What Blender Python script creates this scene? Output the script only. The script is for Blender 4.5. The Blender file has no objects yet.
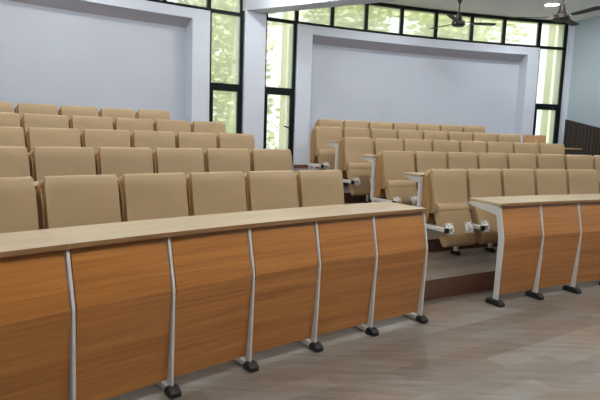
import bpy, bmesh, math, random
from math import sin, cos, pi, atan2, hypot
from mathutils import Vector, Matrix
random.seed(7)
S = bpy.context.scene
COL = S.collection
CX, CY = 9.5967, -8.2058          # centre of every curved row and of the curved back wall
H_CEIL = 4.5

# ------------------------------------------------------------------ materials
def new_mat(name):
    m = bpy.data.materials.new(name); m.use_nodes = True
    nt = m.node_tree
    return m, nt, nt.nodes['Principled BSDF']
def ramp(nt, stops):
    r = nt.nodes.new('ShaderNodeValToRGB')
    cr = r.color_ramp
    while len(cr.elements) < len(stops): cr.elements.new(0.5)
    for e, (p, c) in zip(cr.elements, stops): e.position = p; e.color = (*c, 1)
    return r
def coords(nt, kind='Object', scale=(1, 1, 1), rnd=False, rot=0):
    tc = nt.nodes.new('ShaderNodeTexCoord'); mp = nt.nodes.new('ShaderNodeMapping')
    mp.inputs['Scale'].default_value = scale; mp.inputs['Rotation'].default_value = (0, 0, rot)
    nt.links.new(tc.outputs[kind], mp.inputs['Vector'])
    if rnd:
        oi = nt.nodes.new('ShaderNodeObjectInfo'); ml = nt.nodes.new('ShaderNodeMath'); ml.operation = 'MULTIPLY'
        ml.inputs[1].default_value = 37.0
        nt.links.new(oi.outputs['Random'], ml.inputs[0]); nt.links.new(ml.outputs[0], mp.inputs['Location'])
    return mp
def plain(name, col, rough=0.5, metal=0.0, var=0.06, scale=6.0, bump=0.0, bscale=200, spec=0.5):
    m, nt, b = new_mat(name)
    mp = coords(nt); n = nt.nodes.new('ShaderNodeTexNoise'); n.inputs['Scale'].default_value = scale
    n.inputs['Detail'].default_value = 4
    nt.links.new(mp.outputs[0], n.inputs['Vector'])
    r = ramp(nt, [(0.3, tuple(c*(1-var) for c in col)), (0.7, tuple(min(1, c*(1+var)) for c in col))])
    nt.links.new(n.outputs['Fac'], r.inputs[0]); nt.links.new(r.outputs[0], b.inputs['Base Color'])
    b.inputs['Roughness'].default_value = rough; b.inputs['Metallic'].default_value = metal
    b.inputs['Specular IOR Level'].default_value = spec
    if bump:
        n2 = nt.nodes.new('ShaderNodeTexNoise'); n2.inputs['Scale'].default_value = bscale
        nt.links.new(mp.outputs[0], n2.inputs['Vector'])
        bp = nt.nodes.new('ShaderNodeBump'); bp.inputs['Strength'].default_value = bump; bp.inputs['Distance'].default_value = 0.002
        nt.links.new(n2.outputs['Fac'], bp.inputs['Height']); nt.links.new(bp.outputs[0], b.inputs['Normal'])
    return m
def wood(name, dark, light, kind='Object', scale=(1.6, 30, 42), rough=0.4, rnd=True, lo=0.32, hi=0.7, spec=0.5):
    m, nt, b = new_mat(name)
    mp = coords(nt, kind, scale, rnd)
    n = nt.nodes.new('ShaderNodeTexNoise'); n.inputs['Scale'].default_value = 1.0; n.inputs['Detail'].default_value = 5
    n.inputs['Roughness'].default_value = 0.62; n.inputs['Distortion'].default_value = 0.5
    nt.links.new(mp.outputs[0], n.inputs['Vector'])
    mp2 = coords(nt, kind, tuple(s*0.22 for s in scale), rnd)
    n2 = nt.nodes.new('ShaderNodeTexNoise'); n2.inputs['Scale'].default_value = 1.0; n2.inputs['Detail'].default_value = 2
    nt.links.new(mp2.outputs[0], n2.inputs['Vector'])
    mx = nt.nodes.new('ShaderNodeMix'); mx.data_type = 'FLOAT'; mx.inputs[0].default_value = 0.4
    nt.links.new(n.outputs['Fac'], mx.inputs[2]); nt.links.new(n2.outputs['Fac'], mx.inputs[3])
    r = ramp(nt, [(lo, dark), (hi, light)])
    nt.links.new(mx.outputs[0], r.inputs[0]); nt.links.new(r.outputs[0], b.inputs['Base Color'])
    b.inputs['Roughness'].default_value = rough; b.inputs['Specular IOR Level'].default_value = spec
    return m
def floor_mat():
    m, nt, b = new_mat('floor_planks')
    mp = coords(nt, 'Object', (1, 1, 1), rot=math.radians(-33))
    br = nt.nodes.new('ShaderNodeTexBrick')
    br.offset = 0.37; br.inputs['Scale'].default_value = 1.0
    br.inputs['Brick Width'].default_value = 1.2; br.inputs['Row Height'].default_value = 0.18
    br.inputs['Mortar Size'].default_value = 0.0012; br.inputs['Bias'].default_value = 0.0
    br.inputs['Color1'].default_value = (0.0, 0.0, 0.0, 1); br.inputs['Color2'].default_value = (1, 1, 1, 1)
    br.inputs['Mortar'].default_value = (0.3, 0.3, 0.3, 1)
    nt.links.new(mp.outputs[0], br.inputs['Vector'])
    mp2 = coords(nt, 'Object', (1.1, 9, 1), rot=math.radians(-33))
    n = nt.nodes.new('ShaderNodeTexNoise'); n.inputs['Scale'].default_value = 1.6; n.inputs['Detail'].default_value = 6
    n.inputs['Roughness'].default_value = 0.65
    nt.links.new(mp2.outputs[0], n.inputs['Vector'])
    mp3 = coords(nt, 'Object', (1, 1, 1))
    n3 = nt.nodes.new('ShaderNodeTexNoise'); n3.inputs['Scale'].default_value = 1.3; n3.inputs['Detail'].default_value = 4
    nt.links.new(mp3.outputs[0], n3.inputs['Vector'])
    mx = nt.nodes.new('ShaderNodeMix'); mx.data_type = 'FLOAT'; mx.inputs[0].default_value = 0.26
    nt.links.new(n.outputs['Fac'], mx.inputs[2]); nt.links.new(br.outputs['Color'], mx.inputs[3])
    r = ramp(nt, [(0.2, (0.115, 0.082, 0.062)), (0.46, (0.187, 0.158, 0.132)), (0.72, (0.275, 0.255, 0.232))])
    nt.links.new(mx.outputs[0], r.inputs[0])
    r3 = ramp(nt, [(0.36, (1.02, 0.88, 0.78)), (0.5, (1.0, 0.99, 0.98)), (0.66, (1.02, 1.08, 1.12))])
    nt.links.new(n3.outputs['Fac'], r3.inputs[0])
    mm = nt.nodes.new('ShaderNodeMix'); mm.data_type = 'RGBA'; mm.blend_type = 'MULTIPLY'; mm.inputs[0].default_value = 1
    nt.links.new(r.outputs[0], mm.inputs[6]); nt.links.new(r3.outputs[0], mm.inputs[7])
    nt.links.new(mm.outputs[2], b.inputs['Base Color'])
    rr = nt.nodes.new('ShaderNodeMapRange'); rr.inputs[3].default_value = 0.34; rr.inputs[4].default_value = 0.5
    nt.links.new(n3.outputs['Fac'], rr.inputs[0]); nt.links.new(rr.outputs[0], b.inputs['Roughness'])
    return m
def slat_mat():
    m, nt, b = new_mat('dark_slats')
    mp = coords(nt)
    w = nt.nodes.new('ShaderNodeTexWave'); w.wave_type = 'BANDS'; w.bands_direction = 'X'
    w.inputs['Scale'].default_value = 3.0; w.inputs['Distortion'].default_value = 0.4; w.inputs['Detail'].default_value = 2
    nt.links.new(mp.outputs[0], w.inputs['Vector'])
    r = ramp(nt, [(0.1, (0.014, 0.009, 0.007)), (0.5, (0.034, 0.020, 0.016)), (0.9, (0.046, 0.027, 0.022))])
    nt.links.new(w.outputs['Fac'], r.inputs[0]); nt.links.new(r.outputs[0], b.inputs['Base Color'])
    b.inputs['Roughness'].default_value = 0.5
    return m
def glass_mat():
    m = bpy.data.materials.new('window_glass'); m.use_nodes = True; nt = m.node_tree
    nt.nodes.clear()
    out = nt.nodes.new('ShaderNodeOutputMaterial'); mix = nt.nodes.new('ShaderNodeMixShader')
    tr = nt.nodes.new('ShaderNodeBsdfTransparent'); tr.inputs[0].default_value = (0.97, 0.985, 0.96, 1)
    gl = nt.nodes.new('ShaderNodeBsdfGlossy'); gl.inputs['Roughness'].default_value = 0.2
    fr = nt.nodes.new('ShaderNodeFresnel'); fr.inputs[0].default_value = 1.16
    nt.links.new(fr.outputs[0], mix.inputs[0]); nt.links.new(tr.outputs[0], mix.inputs[1]); nt.links.new(gl.outputs[0], mix.inputs[2])
    haze = nt.nodes.new('ShaderNodeBsdfTranslucent'); haze.inputs[0].default_value = (0.95, 0.95, 0.93, 1)
    m2 = nt.nodes.new('ShaderNodeMixShader'); m2.inputs[0].default_value = 0.3          # translucent veil standing in for the overexposed haze outside
    nt.links.new(mix.outputs[0], m2.inputs[1]); nt.links.new(haze.outputs[0], m2.inputs[2])
    nt.links.new(m2.outputs[0], out.inputs[0])
    return m
def emit_mat(name, col, st):
    m, nt, b = new_mat(name)
    b.inputs['Base Color'].default_value = (0.8, 0.8, 0.8, 1)
    b.inputs['Emission Color'].default_value = (*col, 1); b.inputs['Emission Strength'].default_value = st
    return m
def leaf_mat():
    m, nt, b = new_mat('leaves')
    mp = coords(nt); n = nt.nodes.new('ShaderNodeTexNoise'); n.inputs['Scale'].default_value = 2.2; n.inputs['Detail'].default_value = 3
    nt.links.new(mp.outputs[0], n.inputs['Vector'])
    r = ramp(nt, [(0.3, (0.42, 0.47, 0.24)), (0.7, (0.68, 0.72, 0.46))])
    nt.links.new(n.outputs['Fac'], r.inputs[0]); nt.links.new(r.outputs[0], b.inputs['Base Color'])
    b.inputs['Roughness'].default_value = 0.6
    tl = nt.nodes.new('ShaderNodeBsdfTranslucent'); nt.links.new(r.outputs[0], tl.inputs[0])
    mx = nt.nodes.new('ShaderNodeMixShader'); mx.inputs[0].default_value = 0.45
    out = nt.nodes['Material Output']
    nt.links.new(b.outputs[0], mx.inputs[1]); nt.links.new(tl.outputs[0], mx.inputs[2]); nt.links.new(mx.outputs[0], out.inputs[0])
    return m
M = {}
M['vinyl'] = plain('tan_vinyl', (0.445, 0.314, 0.170), 0.46, var=0.05, scale=3, bump=0.25, bscale=350)
M['shell'] = wood('shell_wood', (0.34, 0.18, 0.065), (0.50, 0.29, 0.12), scale=(30, 30, 2.5))
M['panel'] = wood('desk_panel_wood', (0.30, 0.104, 0.018), (0.57, 0.242, 0.058), scale=(1.3, 50, 62), rough=0.3, spec=0.95, lo=0.33, hi=0.66)
M['light_panel'] = wood('light_panel_wood', (0.50, 0.27, 0.11), (0.64, 0.38, 0.18), scale=(1.5, 26, 40))
M['top'] = wood('pale_desktop_wood', (0.46, 0.36, 0.23), (0.62, 0.515, 0.36), kind='UV', scale=(2.2, 26, 1), rough=0.3)
M['edge'] = wood('desktop_edge_band', (0.24, 0.125, 0.05), (0.36, 0.20, 0.085), kind='UV', scale=(2, 20, 1), rough=0.4)
M['white_metal'] = plain('white_metal', (0.70, 0.69, 0.66), 0.35, var=0.03)
M['black_plastic'] = plain('black_plastic', (0.012, 0.012, 0.013), 0.4)
M['bolt'] = plain('steel_bolt', (0.25, 0.25, 0.26), 0.35, 0.8)
M['wall'] = plain('blue_white_paint', (0.655, 0.70, 0.795), 0.75, var=0.025, scale=1.2)
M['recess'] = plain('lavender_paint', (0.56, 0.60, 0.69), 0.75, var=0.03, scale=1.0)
M['soffit'] = plain('soffit_shade', (0.43, 0.41, 0.45), 0.8, var=0.03, scale=1.0)  # darker than the wall: shade of the underside put into the colour
M['ceiling'] = plain('ceiling_paint', (0.80, 0.78, 0.765), 0.85, var=0.03, scale=0.7)
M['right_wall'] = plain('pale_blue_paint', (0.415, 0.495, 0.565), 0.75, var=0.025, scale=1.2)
M['floor'] = floor_mat()
M['riser'] = wood('riser_brown', (0.105, 0.048, 0.030), (0.175, 0.085, 0.055), scale=(1.5, 1.5, 20), rough=0.4, rnd=False)
M['slats'] = slat_mat()
M['frame'] = plain('dark_window_frame', (0.006, 0.010, 0.011), 0.5, spec=0.12)
M['glass'] = glass_mat()
M['fan'] = plain('brown_fan', (0.018, 0.010, 0.008), 0.5, var=0.1)
M['chrome'] = plain('bright_metal', (0.75, 0.72, 0.68), 0.25, 0.9)
M['lamp'] = emit_mat('lamp_diffuser', (0.93, 0.97, 1.0), 14.0)
M['leaf'] = leaf_mat()
M['bark'] = plain('bark', (0.34, 0.29, 0.22), 0.9, var=0.3, scale=8)
M['cream'] = plain('cream_render', (0.62, 0.59, 0.46), 0.85, var=0.04, scale=1.5)
M['offwhite'] = plain('offwhite_render', (0.80, 0.77, 0.70), 0.85, var=0.04, scale=1.5)
M['grass'] = plain('grass_ground', (0.22, 0.30, 0.10), 0.95, var=0.3, scale=3)

# ------------------------------------------------------------------ helpers
def tag(o, label, cat, group=None):
    o['label'] = label; o['category'] = cat
    if group: o['group'] = group
    return o
def empty(name, loc=(0, 0, 0), rz=0.0):
    o = bpy.data.objects.new(name, None); COL.objects.link(o)
    o.location = loc; o.rotation_euler = (0, 0, rz); o.empty_display_size = 0.1
    return o
def link(name, bm, mats, parent=None, loc=None, rz=None, smooth=35):
    bmesh.ops.recalc_face_normals(bm, faces=bm.faces[:])
    me = bpy.data.meshes.new(name); bm.to_mesh(me); bm.free()
    for m in (mats if isinstance(mats, (list, tuple)) else [mats]): me.materials.append(m)
    if smooth:
        for p in me.polygons: p.use_smooth = True
        me.set_sharp_from_angle(angle=math.radians(smooth))
    o = bpy.data.objects.new(name, me); COL.objects.link(o)
    if parent: o.parent = parent
    if loc is not None: o.location = loc
    if rz is not None: o.rotation_euler = (0, 0, rz)
    return o
def struct(o): o['kind'] = 'structure'; return o
def copy_tree(o, parent=None):
    c = o.copy(); COL.objects.link(c)
    if parent: c.parent = parent
    for ch in list(o.children): copy_tree(ch, c)
    return c
def A(R, th, z=0.0): return Vector((CX + R*sin(th), CY + R*cos(th), z))

def box(bm, x0, x1, y0, y1, z0, z1, mi=0, mtx=None, bevel=0):
    vs = [bm.verts.new((x, y, z)) for x in (x0, x1) for y in (y0, y1) for z in (z0, z1)]
    fs = [(0, 1, 3, 2), (4, 6, 7, 5), (0, 4, 5, 1), (2, 3, 7, 6), (0, 2, 6, 4), (1, 5, 7, 3)]
    faces = [bm.faces.new([vs[i] for i in f]) for f in fs]
    for f in faces: f.material_index = mi
    if mtx is not None: bmesh.ops.transform(bm, matrix=mtx, verts=vs)
    if bevel:
        ed = list({e for f in faces for e in f.edges})
        r = bmesh.ops.bevel(bm, geom=ed, offset=bevel, segments=2, profile=0.5, affect='EDGES')
        for f in r['faces']: f.material_index = mi
    return faces
def prism(bm, prof, h0, h1, axis='x', mi=0, bevel=0, seg=3, mtx=None):
    """extrude a closed 2D outline: axis x -> outline is (y,z); axis y -> outline is (x,z); axis z -> (x,y)"""
    def P(a, b, t): return (t, a, b) if axis == 'x' else ((a, t, b) if axis == 'y' else (a, b, t))
    va = [bm.verts.new(P(a, b, h0)) for a, b in prof]; vb = [bm.verts.new(P(a, b, h1)) for a, b in prof]
    n = len(prof)
    fa = bm.faces.new(va[::-1]); fb = bm.faces.new(vb)
    fs = [fa, fb] + [bm.faces.new((va[i], va[(i+1) % n], vb[(i+1) % n], vb[i])) for i in range(n)]
    for f in fs: f.material_index = mi
    if mtx is not None: bmesh.ops.transform(bm, matrix=mtx, verts=va+vb)
    if bevel:
        r = bmesh.ops.bevel(bm, geom=list(fa.edges)+list(fb.edges), offset=bevel, segments=seg, profile=0.5, affect='EDGES', clamp_overlap=True)
        for f in r['faces']: f.material_index = mi
def tube(bm, p0, p1, r0, r1=None, n=12, mi=0):
    r1 = r0 if r1 is None else r1
    p0 = Vector(p0); p1 = Vector(p1); d = p1-p0
    q = d.to_track_quat('Z', 'Y').to_matrix()
    a = [bm.verts.new(p0+q@Vector((r0*cos(2*pi*i/n), r0*sin(2*pi*i/n), 0))) for i in range(n)]
    b = [bm.verts.new(p1+q@Vector((r1*cos(2*pi*i/n), r1*sin(2*pi*i/n), 0))) for i in range(n)]
    fs = [bm.faces.new(a[::-1]), bm.faces.new(b)]+[bm.faces.new((a[i], a[(i+1) % n], b[(i+1) % n], b[i])) for i in range(n)]
    for f in fs: f.material_index = mi
def lathe(bm, prof, n=24, mi=0):
    rings = []
    for r, z in prof:
        rings.append([bm.verts.new((r*cos(2*pi*i/n), r*sin(2*pi*i/n), z)) for i in range(n)] if r > 1e-5 else [bm.verts.new((0, 0, z))])
    for a, b in zip(rings, rings[1:]):
        for i in range(n):
            j = (i+1) % n
            vs = [a[i % len(a)], a[j % len(a)], b[j % len(b)], b[i % len(b)]]
            vs = list(dict.fromkeys(vs))
            if len(vs) > 2: bm.faces.new(vs).material_index = mi
def arcbox(bm, t0, t1, R0, R1, z0, z1, step=0.012, mi=0, mi_front=None, mi_side=None, uv=False):
    """solid piece of a ring between two angles; R0 (front) may be a function of nothing, plain numbers only"""
    n = max(1, int(abs(t1-t0)/step+0.5))
    uvl = bm.loops.layers.uv.verify() if uv else None
    sec = []
    for i in range(n+1):
        t = t0+(t1-t0)*i/n
        sec.append([bm.verts.new(A(R0, t, z0)), bm.verts.new(A(R1, t, z0)), bm.verts.new(A(R1, t, z1)), bm.verts.new(A(R0, t, z1))])
    fs = [(bm.faces.new(sec[0]), mi), (bm.faces.new(sec[-1][::-1]), mi)]
    for a, b in zip(sec, sec[1:]):
        for k in range(4):
            l = (k+1) % 4
            f = bm.faces.new((a[k], b[k], b[l], a[l]))
            m_ = mi
            if k == 3 and mi_front is not None: m_ = mi_front      # the face at R0 (towards the stage)
            if k in (0, 1) and mi_side is not None: m_ = mi_side
            fs.append((f, m_))
    for f, m_ in fs:
        f.material_index = m_
        if uv:
            for lp in f.loops:
                c = lp.vert.co; r = hypot(c.x-CX, c.y-CY); t = atan2(c.x-CX, c.y-CY)
                lp[uvl].uv = (t*15.4, r+c.z)

def arcsec(bm, t0, t1, sec, step=0.012):
    n = max(1, int(abs(t1-t0)/step+0.5)); m = len(sec)
    rr = [[bm.verts.new(A(R, t0+(t1-t0)*i/n, z)) for R, z in sec] for i in range(n+1)]
    bm.faces.new(rr[0]); bm.faces.new(rr[-1][::-1])
    for a, b in zip(rr, rr[1:]):
        for k in range(m): bm.faces.new((a[k], b[k], b[(k+1) % m], a[(k+1) % m]))

# ------------------------------------------------------------------ camera
cd = bpy.data.cameras.new('camera'); cam = bpy.data.objects.new('camera', cd); COL.objects.link(cam)
cd.sensor_width = 36; cd.lens = 36*536.08/600; cd.clip_end = 300; cd.clip_start = 0.05
PIT, ROL, HC = 0.1232, 0.0335, 1.5539
fwd = Vector((0, cos(PIT), -sin(PIT))); down0 = Vector((0, -sin(PIT), -cos(PIT))); r0 = Vector((1, 0, 0))
right = cos(ROL)*r0 - sin(ROL)*down0
down = sin(ROL)*r0 + cos(ROL)*down0
cam.matrix_world = Matrix(((right.x, -down.x, -fwd.x, 0), (right.y, -down.y, -fwd.y, 0), (right.z, -down.z, -fwd.z, HC), (0, 0, 0, 1)))
S.camera = cam

# ------------------------------------------------------------------ room shell
RW = 22.0
TIER_R = [15.62, 16.57, 17.64, 18.71, 19.75]
TIER_Z = [0.20+0.155*i for i in range(5)]
ZB = TIER_Z[4]
CORN_R = A(RW, -0.1375)
DIR_R = Vector((0.30, -0.954, 0)).normalized()
CORN_L = A(RW, -0.92)
FL = Vector((-4.6, -4.0, 0)); FR = CORN_R + DIR_R*((-4.0-CORN_R.y)/DIR_R.y)
def th_on_line(R, P, Q):
    """angle where the circle R crosses the line P-Q (the crossing nearer P)"""
    d = (Q-P); best = None
    for i in range(4001):
        X = P+d*(i/4000); e = abs(hypot(X.x-CX, X.y-CY)-R)
        if best is None or e < best[0]: best = (e, atan2(X.x-CX, X.y-CY))
    return best[1]
def flat(name, pts, z, mat):
    bm = bmesh.new(); vs = [bm.verts.new((p.x, p.y, z)) for p in pts]; f = bm.faces.new(vs)
    r = bmesh.ops.extrude_face_region(bm, geom=[f])
    bmesh.ops.translate(bm, verts=[v for v in r['geom'] if isinstance(v, bmesh.types.BMVert)], vec=(0, 0, -0.12 if z < 1 else 0.15))
    return struct(link(name, bm, mat, smooth=0))
tl, tr_ = th_on_line(15.7, CORN_L, FL), th_on_line(15.7, CORN_R, FR)
flat('floor', [FL, FR]+[A(15.7, tr_+(tl-tr_)*i/40) for i in range(41)], 0.0, M['floor'])
ARC = [A(RW+0.5, -0.1375+(-0.92+0.1375)*i/40) for i in range(41)]
flat('ceiling', [FL, FR]+ARC, H_CEIL, M['ceiling'])
for i in range(5):
    R0 = TIER_R[i]; R1 = (TIER_R[i+1]+0.02) if i < 4 else RW+0.02
    Rm = min(R1, RW-0.05)
    a, b = th_on_line(Rm, CORN_L, FL), th_on_line(Rm, CORN_R, FR)
    bm = bmesh.new()
    arcbox(bm, a, b, R0, R1, -0.05, TIER_Z[i], mi=0, mi_front=1)
    struct(link('floor_tier', bm, [M['floor'], M['riser']], smooth=0))

RI = RW+0.34                                            # back of the shallow recesses
ZT = 3.82                                              # top of the wall, under the clerestory
def wall_with_recess(name, t0, t1, r0, r1):
    bm = bmesh.new()
    arcbox(bm, t0, r0, RW, RW+0.45, ZB, ZT); arcbox(bm, r1, t1, RW, RW+0.45, ZB, ZT)
    arcbox(bm, r0, r1, RW, RW+0.45, 3.64, ZT)
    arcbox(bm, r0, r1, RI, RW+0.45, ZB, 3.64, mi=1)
    o = struct(link(name, bm, [M['wall'], M['recess']], smooth=20))
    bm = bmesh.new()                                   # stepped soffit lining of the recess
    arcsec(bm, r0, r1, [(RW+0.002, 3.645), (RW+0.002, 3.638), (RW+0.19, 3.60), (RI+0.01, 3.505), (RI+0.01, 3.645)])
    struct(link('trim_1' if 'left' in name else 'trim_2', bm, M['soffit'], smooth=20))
    return o
wall_with_recess('wall_left', -0.92, -0.5462, -0.90, -0.5622)
wall_with_recess('wall_back', -0.4595, -0.177, -0.4436, -0.1907)
bm = bmesh.new(); arcbox(bm, -0.5134, -0.4926, RW-0.02, RW+0.45, ZB, H_CEIL)
struct(link('wall_column', bm, M['wall'], smooth=0))
bm = bmesh.new(); arcbox(bm, -0.1433, -0.1345, RW-0.03, RW+0.45, ZB, H_CEIL)
struct(link('wall_corner', bm, M['wall'], smooth=0))
# dark skirting along the foot of the curved wall
bm = bmesh.new()
for a, b in ((-0.92, -0.5462), (-0.5134, -0.4926), (-0.4595, -0.177)): arcbox(bm, a, b, RW-0.035, RW+0.0, ZB, ZB+0.07)
struct(link('baseboard_back', bm, M['riser'], smooth=0))
def straight_wall(name, P, Q, mat, z0=-0.05, z1=H_CEIL, t=0.2, out=1):
    bm = bmesh.new(); d = (Q-P).normalized(); nrm = Vector((-d.y, d.x, 0))*t*out
    prism(bm, [(P.x, P.y), (Q.x, Q.y), (Q.x+nrm.x, Q.y+nrm.y), (P.x+nrm.x, P.y+nrm.y)], z0, z1, 'z')
    return struct(link(name, bm, mat, smooth=0))
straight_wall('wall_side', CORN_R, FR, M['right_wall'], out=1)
straight_wall('wall_far_left', CORN_L, FL, M['wall'], out=-1)
straight_wall('wall_front', FL, FR, M['riser'], out=-1)
# raked wainscot on the side wall
P0 = CORN_R; L = 9.0
bm = bmesh.new()
prism(bm, [(0, 0.0), (L, 0.0), (L, 2.13-0.20*L), (0, 2.13)], -0.03, 0.0, 'y')
for k in range(74):
    x = 0.02+k*0.12
    prism(bm, [(x, 0.0), (x+0.10, 0.0), (x+0.10, 2.13-0.20*(x+0.10)), (x, 2.13-0.20*x)], -0.038, -0.03, 'y')
w = link('trim_3', bm, M['slats'], loc=P0, rz=atan2(DIR_R.y, DIR_R.x), smooth=0); struct(w)
# beam running from the column across the hall
e = Vector((0.866, -0.5, 0)); nb = Vector((0.5, 0.866, 0))
B0 = A(RW, -0.5134)
bm = bmesh.new()
b0 = B0 - e*0.15; b1 = B0 + e*9.0
prism(bm, [(b0.x, b0.y), (b1.x, b1.y), ((b1+nb*0.4).x, (b1+nb*0.4).y), ((b0+nb*0.4).x, (b0+nb*0.4).y)], 3.93, H_CEIL, 'z')
struct(link('trim_4', bm, M['wall'], smooth=0))

# ------------------------------------------------------------------ windows
G0, G1 = RW+0.09, RW+0.10        # glass
F0, F1 = RW+0.05, RW+0.14        # frames
def dth(w): return w/RW
def tall_window(name, t0, t1, wr, handle=False):
    root = empty(name, A(RW+0.09, (t0+t1)/2, ZB)); struct(root)
    inv = Matrix.Translation(-root.location)
    def add(nm, bm, mat, par):
        bmesh.ops.transform(bm, matrix=inv, verts=bm.verts[:]); return link(nm, bm, mat, par, smooth=0)
    bm = bmesh.new()
    arcbox(bm, t0, t0+dth(0.05), F0, F1, ZB, ZT+0.06); arcbox(bm, t1-dth(wr), t1, F0, F1, ZB, ZT+0.06)
    a, b = t0+dth(0.05), t1-dth(wr)
    arcbox(bm, a, b, F0, F1, 2.40, 2.49); arcbox(bm, a, b, F0, F1, ZT, ZT+0.06); arcbox(bm, a, b, F0, F1, ZB, ZB+0.06)
    add('frame', bm, M['frame'], root)
    bm = bmesh.new(); arcbox(bm, a, b, G0, G1, 2.49, ZT); add('pane', bm, M['glass'], root)
    bm = bmesh.new(); s = dth(0.042)
    arcbox(bm, a, a+s, F0-0.015, F1-0.02, ZB+0.06, 2.40); arcbox(bm, b-s, b, F0-0.015, F1-0.02, ZB+0.06, 2.40)
    arcbox(bm, a+s, b-s, F0-0.015, F1-0.02, 2.345, 2.40); arcbox(bm, a+s, b-s, F0-0.015, F1-0.02, ZB+0.06, ZB+0.12)
    sash = add('sash', bm, M['frame'], root)
    bm = bmesh.new(); arcbox(bm, a+s, b-s, G0, G1, ZB+0.12, 2.345); add('pane', bm, M['glass'], sash)
    if handle:
        bm = bmesh.new()
        hp = A(F0-0.03, b-s*0.5, 1.62)
        tube(bm, hp, hp+Vector((0, 0, 0.04)), 0.02); 
        tube(bm, A(F0-0.045, b-s*0.5, 1.64), A(F0-0.05, b-s*0.5-dth(0.17), 1.70), 0.014)
        add('handle', bm, M['frame'], sash)
    return root
tall_window('window_1', -0.5462, -0.5134, 0.062)
tall_window('window_2', -0.4926, -0.4595, 0.058, handle=True)
tall_window('window_3', -0.1770, -0.1433, 0.065)
def clerestory(name, ths):
    root = empty(name, A(RW+0.09, (ths[0]+ths[-1])/2, ZT)); struct(root)
    inv = Matrix.Translation(-root.location)
    def add(nm, bm, mat):
        bmesh.ops.transform(bm, matrix=inv, verts=bm.verts[:]); return link(nm, bm, mat, root, smooth=0)
    bm = bmesh.new(); hw = dth(0.035)
    arcbox(bm, ths[0], ths[-1], F0, F1, ZT+0.002, ZT+0.062); arcbox(bm, ths[0], ths[-1], F0, F1, H_CEIL-0.07, H_CEIL)
    for i, t in enumerate(ths):
        a, b = t-hw, t+hw
        if i == 0: a, b = t, t+2*hw
        if i == len(ths)-1: a, b = t-2*hw, t
        arcbox(bm, a, b, F0, F1, ZT+0.06, H_CEIL-0.07)
    add('frame', bm, M['frame'])
    for a, b in zip(ths, ths[1:]):
        bm = bmesh.new(); arcbox(bm, a+hw, b-hw, G0, G1, ZT+0.06, H_CEIL-0.07); add('pane', bm, M['glass'])
clerestory('window_4', [-0.92]+[-0.5462-0.0395*k for k in range(9, 0, -1)]+[-0.5462, -0.5134])
clerestory('window_5', [-0.4926, -0.4595, -0.4215, -0.3837, -0.3429, -0.3024, -0.2593, -0.22, -0.177, -0.1433])
bm = bmesh.new()      # wall sill line closing the small gap under the clerestory is the wall itself; ceiling edge strip behind the frames
arcbox(bm, -0.92, -0.1345, RW+0.14, RW+0.45, H_CEIL-0.02, H_CEIL+0.1)
struct(link('trim_5', bm, M['cream'], smooth=0))

# ------------------------------------------------------------------ front desks
RD = 15.235
DTH = 0.57/15.2796
def foot_pad_bm(e, f=-0.045):
    bm = bmesh.new()
    prism(bm, [(f, 0.0), (e, 0.0), (e, 0.03), (e-0.02, 0.055), (f+0.035, 0.055), (f, 0.03)], -0.036, 0.036, 'x', bevel=0.009, seg=2)
    return bm
def desk_leg_bm(e, f=0.003):
    bm = bmesh.new()
    prism(bm, [(f, 0.045), (-0.031, 0.64), (0.034, 0.944), (0.090, 0.944), (0.027, 0.64), (f+0.055, 0.045)], -0.0085, 0.0085, 'x', bevel=0.002, seg=1)
    prism(bm, [(0.075, 0.94), (0.42, 0.94), (0.42, 0.918), (0.075, 0.855)], -0.0084, 0.0084, 'x')
    box(bm, -0.018, 0.018, -0.01, e, 0.012, 0.045)
    return bm
def panel_bm(w):
    bm = bmesh.new()
    prism(bm, [(0.022, 0.085), (-0.030, 0.64), (0.042, 0.942), (0.060, 0.942), (-0.012, 0.64), (0.040, 0.085)], -w/2, w/2, 'x')
    return bm
pad_a, leg_a = link('foot_pad', foot_pad_bm(0.03, -0.062), M['black_plastic']), link('leg', desk_leg_bm(0.20, -0.012), M['white_metal'], smooth=0)
pad_b, leg_b = link('foot_pad', foot_pad_bm(0.105, -0.075), M['black_plastic']), link('leg', desk_leg_bm(0.10, -0.016), M['white_metal'], smooth=0)
pan_me = link('front_panel', panel_bm(0.57*RD/15.28-0.034), M['panel'], smooth=0)
protos = [pad_a, leg_a, pad_b, leg_b, pan_me]
def inst(proto, parent, loc, rz, name=None):
    c = proto.copy(); COL.objects.link(c); c.parent = parent; c.location = loc; c.rotation_euler = (0, 0, rz)
    return c
def desk(t_first, n0, n1, splits, label, pad_me, leg_me, RB, skew=0.0):
    tm = t_first+DTH*(n0+n1)/2
    base = A(RD, tm); root = empty('front_desk', base); tag(root, label, 'desk', None)
    def rel(R, t, z=0): return A(R, t, z)-base
    for k in range(n0, n1+1):
        t = t_first+k*DTH
        l = inst(leg_me, root, rel(RD, t), -t)
        p = inst(pad_me, l, (0, 0, 0), 0)
        if k < n1:
            tt = t+DTH/2
            inst(pan_me, root, rel(RD, tt), -tt)
    eb = [t_first+n0*DTH-0.0016]+[t_first+s*DTH for s in splits]+[t_first+n1*DTH+0.0010]
    for a, b in zip(eb, eb[1:]):
        bm = bmesh.new(); g = 0.00006
        arcbox(bm, a+g, b-g, 15.25, RB, 0.944, 0.97, mi=0, mi_front=1, uv=True)
        for v in bm.verts:                                          # the end by the aisle is cut at a slant
            r_, t_ = hypot(v.co.x-CX, v.co.y-CY), atan2(v.co.x-CX, v.co.y-CY)
            if skew and r_ > 15.5 and t_ < eb[0]+0.002: v.co = A(r_, t_+skew, v.co.z)
        bmesh.ops.transform(bm, matrix=Matrix.Translation(-base), verts=bm.verts[:])
        link('desktop', bm, [M['top'], M['edge']], root, smooth=20)
    return root
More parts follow.
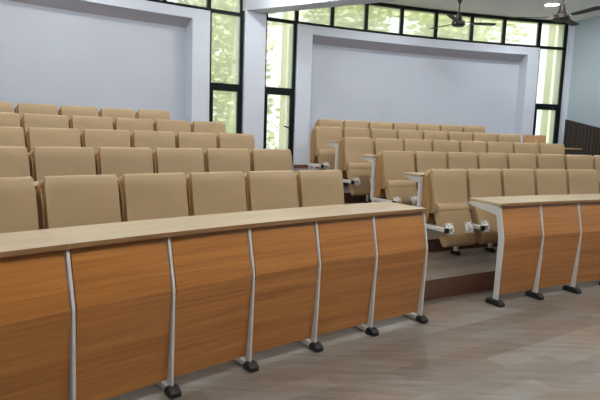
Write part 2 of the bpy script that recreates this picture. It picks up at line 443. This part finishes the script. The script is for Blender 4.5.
desk(-0.7814, -2, 5, [0], 'long curved wooden desk with five kinked front panels left of the aisle', pad_a, leg_a, 15.715)
desk(-0.5300, 0, 4, [], 'curved wooden desk with white end leg right of the aisle', pad_b, leg_b, 15.70, 0.0045)

# ------------------------------------------------------------------ seats
def seat_proto():
    root = empty('auditorium_seat')
    bm = bmesh.new()                                                # upholstered back, thicker at the lumbar
    prof = [(0.052, 0.995), (0.046, 1.010), (0.030, 1.017), (0.012, 1.012), (0.0, 0.998), (-0.012, 0.93), (-0.030, 0.82), (-0.054, 0.70),
            (-0.074, 0.61), (-0.076, 0.575), (-0.066, 0.545), (-0.04, 0.528), (0.0, 0.525), (0.030, 0.53), (0.052, 0.55)]
    prism(bm, prof, -0.249, 0.249, 'x', bevel=0.016, seg=3)
    link('backrest', bm, M['vinyl'], root, smooth=50)
    bm = bmesh.new()                                                # bent wood shell behind it
    w, r = 0.266, 0.075
    out = [(-w+0.015, 0.408), (w-0.015, 0.408), (w, 0.42)]
    out += [(w-r+r*cos(a), 0.998-r+r*sin(a)) for a in [i*pi/12 for i in range(7)]]
    out += [(-w+r-r*sin(a), 0.998-r+r*cos(a)) for a in [i*pi/12 for i in range(7)]]
    out += [(-w, 0.42)]
    prism(bm, out, 0.053, 0.125, 'y', bevel=0.005, seg=1)
    for s in (-1, 1):                                               # side flanges wrapping the cushion
        prism(bm, [(0.054, 0.412), (0.02, 0.44), (-0.012, 0.60), (0.005, 0.80), (0.03, 0.90), (0.054, 0.935)], s*0.266-(0.014 if s > 0 else 0), s*0.266+(0.014 if s < 0 else 0), 'x')
    link('back_shell', bm, M['shell'], root, smooth=30)
    # seat pan folded up, its underside towards the stage
    T = Matrix.Translation((0, -0.275, 0.205)) @ Matrix.Rotation(math.radians(-22), 4, 'X')
    bm = bmesh.new()
    prof = [(0.0, 0.03), (0.0, 0.365), (-0.004, 0.376), (0.008, 0.386), (-0.004, 0.400), (-0.001, 0.452), (0.012, 0.477), (0.035, 0.488), (0.07, 0.484), (0.10, 0.46),
            (0.112, 0.39), (0.108, 0.10), (0.09, 0.02), (0.06, 0.0), (0.02, 0.005)]
    prism(bm, prof, -0.222, 0.222, 'x', bevel=0.016, seg=3, mtx=T)
    cush = link('seat_cushion', bm, M['vinyl'], root, smooth=50)
    for s in (-1, 1):
        bm = bmesh.new()
        box(bm, s*0.145-0.056, s*0.145+0.056, -0.012, 0.004, 0.127, 0.250, mtx=T)
        box(bm, s*0.145-0.025, s*0.145+0.025, -0.034, -0.012, 0.165, 0.222, mtx=T)
        for px in (-0.042, 0.042):
            for pz in (0.141, 0.236):
                box(bm, s*0.145+px-0.007, s*0.145+px+0.007, -0.018, -0.012, pz-0.007, pz+0.007, mi=1, mtx=T)
        o = link('bracket', bm, [M['white_metal'], M['bolt']], root, smooth=0)
        o['label'] = 'white bolted hinge bracket'
    add_support(root, -1)
    return root
def add_support(root, s, child_names=('leg', 'support_arm')):
    x = s*0.275
    bm = bmesh.new(); prism(bm, [(0.07, 0.02), (0.115, 0.02), (0.115, 0.33), (0.175, 0.38), (0.175, 0.895), (0.13, 0.895), (0.13, 0.40), (0.07, 0.36)], x-0.018, x+0.018, 'x', bevel=0.003, seg=1)
    l = link('leg', bm, M['white_metal'], root)
    bm = bmesh.new(); prism(bm, [(0.035, 0.0), (0.15, 0.0), (0.15, 0.028), (0.13, 0.045), (0.055, 0.045), (0.035, 0.028)], x-0.034, x+0.034, 'x', bevel=0.006, seg=1)
    link('foot_pad', bm, M['black_plastic'], l)
    bm = bmesh.new()
    box(bm, x-0.021, x+0.021, -0.285, 0.130, 0.362, 0.405, bevel=0.004)
    tube(bm, (x, -0.255, 0.39), (x-s*0.115, -0.255, 0.40), 0.017, n=10)
    if s < 0: pass
    a = link('support_arm', bm, M['white_metal'], root)
    bm = bmesh.new(); box(bm, x-0.021, x+0.021, -0.312, -0.275, 0.358, 0.409, bevel=0.005)
    link('end_cap', bm, M['black_plastic'], a)
ROWS = [(16.27, -0.751, -0.5096), (17.337, -0.736, -0.5015), (18.414, -0.7219, -0.4954), (19.4475, -0.7108, -0.4901), (20.408, -0.7029, -0.4604)]
LK = [(-1, 4), (-1, 4), (-1, 4), (-1, 4), (-1, 3)]
RK = [(0, 4), (0, 7), (0, 7), (0, 7), (0, 6)]
RN = ['front', 'second', 'third', 'fourth', 'back']
ON = ['nearest the aisle', 'second from the aisle', 'third from the aisle', 'fourth from the aisle', 'fifth from the aisle',
      'sixth from the aisle', 'seventh from the aisle', 'eighth from the aisle']
proto = seat_proto(); used = [False]
def place_seat(R, t, z, label, group, last=False):
    if not used[0]: o = proto; used[0] = True
    else: o = copy_tree(proto)
    o.location = A(R, t, z); o.rotation_euler = (0, 0, -t)
    tag(o, label, 'seat', group)
    return o
ends = []
for i, (R, tL, tR) in enumerate(ROWS):
    z = TIER_Z[i]; ds = 0.55/R
    k0, k1 = LK[i]
    for k in range(k0, k1+1):
        o = place_seat(R, tL+k*ds-(0.012/R if (i == 0 and k == -1) else 0), z, 'tan padded tip-up seat, left block, %s row, %s' % (RN[i], ON[k1-k]), 'tan seats of the left block')
        if k == k1: ends.append(o)
    k0, k1 = RK[i]
    for k in range(k0, k1+1):
        o = place_seat(R, tR+k*ds, z, 'tan padded tip-up seat, right block, %s row, %s' % (RN[i], ON[k-k0]), 'tan seats of the right block')
        if k == k1: ends.append(o)
for o in ends: add_support(o, 1)

# writing ledges on the backs of rows one to four, for the people sitting behind
def ledge(i, t0, t1, n, tk0, label):
    R = ROWS[i][0]; z = TIER_Z[i]; base = A(R+0.15, (t0+t1)/2, z+0.895)
    root = empty('writing_ledge', base); tag(root, label, 'ledge', 'writing ledges behind the seat rows')
    bm = bmesh.new(); arcbox(bm, t0, t1, R+0.130, R+0.43, z+0.922, z+0.945, mi=0, mi_front=1, mi_side=None, uv=True)
    bmesh.ops.transform(bm, matrix=Matrix.Translation(-base), verts=bm.verts[:])
    link('ledge_board', bm, [M['top'], M['edge']], root, smooth=20)
    for k in range(n):
        t = tk0+k*0.55/R
        bm = bmesh.new(); prism(bm, [(0.128, 0.897), (0.128, 0.922), (0.40, 0.922), (0.40, 0.905), (0.20, 0.855), (0.178, 0.855), (0.178, 0.897)], -0.016, 0.016, 'x')
        link('bracket', bm, M['white_metal'], root, loc=A(R, t, z)-base, rz=-t, smooth=0)
for i in range(4):
    R, tL, tR = ROWS[i]; ds = 0.55/R; h = 0.275/R
    k0, k1 = LK[i]
    ledge(i, tL+k0*ds-h-0.001, tL+k1*ds+h+0.001, k1-k0+2, tL+k0*ds-h, 'pale wood writing ledge behind the %s row of the left block' % RN[i])
    k0, k1 = RK[i]
    if i == 3: k0 = 2
    ext = 0.0255 if i == 2 else 0.001
    ledge(i, tR+k0*ds-h-0.0015, tR+k1*ds+h+ext, k1-k0+2, tR+k0*ds-h, 'pale wood writing ledge behind the %s row of the right block' % RN[i])
# bare wooden panel closing the right end of the fourth row
R, _, tR = ROWS[3]; ds = 0.55/R
t = tR+8*ds+0.002
root = empty('end_panel', A(R, t, TIER_Z[3]), -t); tag(root, 'plain orange wooden panel closing the right end of the fourth row', 'panel')
bm = bmesh.new(); prism(bm, [(-0.25, 0.40), (0.25, 0.40), (0.25, 1.0), (0.24, 1.012), (-0.24, 1.012), (-0.25, 1.0)], 0.0, 0.05, 'y', bevel=0.004, seg=1)
link('panel', bm, M['light_panel'], root)
for s in (-0.2, 0.2):
    bm = bmesh.new(); box(bm, s-0.018, s+0.018, 0.052, 0.09, 0.0, 0.6); link('leg', bm, M['white_metal'], root)

# ------------------------------------------------------------------ ceiling fans
def fan(loc, rz, label, Lb):
    z = loc[2]; root = empty('ceiling_fan', (loc[0], loc[1], H_CEIL), rz); tag(root, label, 'fan', 'brown ceiling fans')
    hz = z-H_CEIL                          # blade plane below the ceiling
    bm = bmesh.new(); lathe(bm, [(0, 0), (0.075, 0), (0.07, -0.04), (0.035, -0.15), (0.018, -0.19), (0, -0.19)])
    link('canopy', bm, M['fan'], root)
    bm = bmesh.new(); tube(bm, (0, 0, -0.17), (0, 0, hz+0.19), 0.013); link('downrod', bm, M['fan'], root)
    bm = bmesh.new(); lathe(bm, [(0, hz+0.21), (0.03, hz+0.21), (0.045, hz+0.16), (0.075, hz+0.06), (0.10, hz+0.035), (0.135, hz+0.03), (0.14, hz-0.03), (0.12, hz-0.06), (0.06, hz-0.075), (0, hz-0.078)])
    link('motor_housing', bm, M['fan'], root)
    for k in range(3):
        bm = bmesh.new()
        prism(bm, [(0.19, -0.035), (0.30, -0.058), (Lb-0.06, -0.072), (Lb, -0.05), (Lb, 0.05), (Lb-0.06, 0.072), (0.30, 0.058), (0.19, 0.035)], hz-0.004, hz+0.004, 'z')
        bmesh.ops.transform(bm, matrix=Matrix.Translation((0, 0, hz)) @ Matrix.Rotation(math.radians(-9), 4, 'X') @ Matrix.Translation((0, 0, -hz)), verts=bm.verts[:])
        bl = link('blade', bm, M['fan'], root, rz=k*2*pi/3, smooth=0)
        bm = bmesh.new(); prism(bm, [(0.12, -0.02), (0.24, -0.03), (0.24, 0.03), (0.12, 0.02)], hz-0.014, hz-0.006, 'z')
        o = link('blade_iron', bm, M['chrome'], bl, smooth=0)
fan((3.15, 11.46, 3.93), math.radians(2), 'brown three-blade ceiling fan hanging before the middle clerestory panes', 0.78)
fan((4.29, 9.33, 3.64), math.radians(-72), 'brown three-blade ceiling fan nearest the side wall corner', 0.80)

# ------------------------------------------------------------------ ceiling lights
def ceiling_light(loc, power, label, rear=False):
    root = empty('ceiling_light', (loc[0], loc[1], H_CEIL)); tag(root, label, 'light', 'round ceiling lights')
    bm = bmesh.new(); lathe(bm, [(0.14, -0.001), (0.17, -0.001), (0.175, -0.012), (0.165, -0.022), (0.145, -0.022), (0.14, -0.014)], 28)
    link('rim', bm, M['white_metal'], root)
    bm = bmesh.new(); lathe(bm, [(0, -0.004), (0.14, -0.004), (0.145, -0.016), (0, -0.018)], 28)
    link('diffuser', bm, M['lamp'], root)
    ld = bpy.data.lights.new('downlight', 'AREA' if rear else 'POINT')
    if rear: ld.shape = 'DISK'; ld.size = 0.3; ld.energy = power
    else: ld.shadow_soft_size = 0.07; ld.energy = power*1.8
    ld.color = (0.97, 0.985, 0.965)
    lo = bpy.data.objects.new('lamp', ld); COL.objects.link(lo); lo.parent = root; lo.location = (0, 0, -0.03 if rear else -0.11)
ceiling_light((5.277, 11.986), 30, 'round white ceiling light glowing above the right rear seats', True)
for R, n, t0, dt, PW in ((20.6, 4, -0.36, -0.15, 25), (17.8, 6, -0.2, -0.135, 29), (13.3, 7, -0.2, -0.13, 44)):
    for k in range(n):
        q = A(R, t0+dt*k)
        ceiling_light((q.x, q.y), PW, 'round white ceiling light above the hall, outside the view', R > 20)

# ------------------------------------------------------------------ outside
bm = bmesh.new(); arcbox(bm, -1.4, 0.45, RW+0.46, 60, -0.5, -0.02, step=0.05)
struct(link('ground', bm, M['grass'], smooth=0))
for t0, t1, lb in ((-0.4754, -0.4670, 'cream pillar outside the left tall window'), (-0.4180, -0.4065, 'cream pillar outside the handled tall window'),
                   (-0.0866, -0.0700, 'cream pillar outside the right tall window')):
    tm = (t0+t1)/2; base = A(25, tm, 0)
    bm = bmesh.new(); arcbox(bm, t0, t1, 24.8, 25.2, -0.03, 5.3)
    bmesh.ops.transform(bm, matrix=Matrix.Translation(-base), verts=bm.verts[:])
    tag(link('pillar', bm, M['cream'], loc=base, smooth=0), lb, 'pillar')
bm = bmesh.new(); arcbox(bm, -0.95, -0.10, 26.6, 26.9, 5.36, 5.9)
struct(link('trim_6', bm, M['cream'], smooth=0))
# low building across the yard, seen through the left tall window
base = A(34, -0.52, 0)
root = empty('building', base); tag(root, 'low cream building with dark ledges beyond the left tall window', 'building')
bm = bmesh.new(); arcbox(bm, -0.60, -0.46, 34, 35.5, -0.03, 3.0, step=0.05)
bmesh.ops.transform(bm, matrix=Matrix.Translation(-base), verts=bm.verts[:]); link('wall', bm, M['offwhite'], root, smooth=0)
for z in (0.9, 1.9):
    bm = bmesh.new(); arcbox(bm, -0.60, -0.46, 33.9, 34, z, z+0.13, step=0.05)
    bmesh.ops.transform(bm, matrix=Matrix.Translation(-base), verts=bm.verts[:]); link('ledge', bm, M['bark'], root, smooth=0)
def tree(R, t, h, rad, label, n=3600, zlo=0.6):
    base = A(R, t, -0.02); root = empty('tree', base); tag(root, label, 'tree', 'leafy trees outside the windows')
    bm = bmesh.new(); p = Vector((0, 0, 0)); r = 0.16
    for k in range(5):
        q = p+Vector((random.uniform(-.15, .15), random.uniform(-.15, .15), h*0.15)); tube(bm, p, q, r, r*0.85, 8); p = q; r *= 0.85
    for k in range(6):
        a = random.uniform(0, 2*pi); tube(bm, p-Vector((0, 0, random.uniform(0, h*.3))), p+Vector((cos(a)*rad*.6, sin(a)*rad*.6, random.uniform(.3, 1.5))), 0.06, 0.02, 6)
    link('trunk', bm, M['bark'], root)
    bm = bmesh.new()
    cl = [(Vector((random.uniform(-1, 1)*rad*0.75, random.uniform(-1, 1)*rad*0.6, random.uniform(zlo, h))), random.uniform(0.5, 1.0)) for _ in range(38)]
    for _ in range(n):
        c, rr = random.choice(cl)
        d = Vector((random.gauss(0, 1), random.gauss(0, 1), random.gauss(0, 1))).normalized()*rr*random.random()**0.4
        s = random.uniform(0.05, 0.11)
        q = Matrix.Rotation(random.uniform(0, 2*pi), 3, 'Z') @ Matrix.Rotation(random.uniform(0.2, 2.2), 3, 'X')
        ctr = c+d
        vs = [bm.verts.new(ctr+q@Vector(v)) for v in ((-s*1.5, 0, 0), (0, -s*.7, s*.15), (s*1.5, 0, 0), (0, s*.7, s*.15))]
        bm.faces.new(vs)
    link('foliage', bm, M['leaf'], root, smooth=0)
TR = [(-0.67, 26, 'leafy tree outside the clerestory panes at the far left'), (-0.585, 30, 'leafy tree outside, left of the left tall window'),
      (-0.523, 38.5, 'leafy tree outside, behind the low cream building'), (-0.49, 26, 'leafy tree outside, filling the tall window with the handle'),
      (-0.41, 30.5, 'leafy tree outside, first clerestory panes right of the beam'), (-0.335, 26, 'leafy tree outside, above the middle of the back wall'),
      (-0.27, 30.5, 'leafy tree outside, behind the fan before the clerestory'), (-0.195, 26, 'leafy tree outside, clerestory panes above the recess end'),
      (-0.11, 30, 'leafy tree outside, filling the right tall window')]
for t, R, lb in TR: tree(R, t, 6.6, 1.45, lb)

for o in protos: bpy.data.objects.remove(o)

# ------------------------------------------------------------------ light and view
sd = bpy.data.lights.new('sun', 'SUN'); sd.energy = 9.5; sd.angle = 0.02; sd.color = (1.0, 0.96, 0.86)
so = bpy.data.objects.new('sun', sd); COL.objects.link(so)
v = Vector((-0.02, 0.62, -1.15)); so.rotation_euler = v.to_track_quat('-Z', 'Y').to_euler(); so.location = (0, 0, 30)
W = bpy.data.worlds.new('world'); S.world = W; W.use_nodes = True
bg = W.node_tree.nodes['Background']; bg.inputs[0].default_value = (0.93, 0.97, 1.0, 1); bg.inputs[1].default_value = 1.9
vs = S.view_settings
S.display_settings.display_device = 'sRGB'
vs.view_transform = 'Standard'; vs.look = 'None'; vs.gamma = 1; vs.exposure = 0.0; vs.use_curve_mapping = False
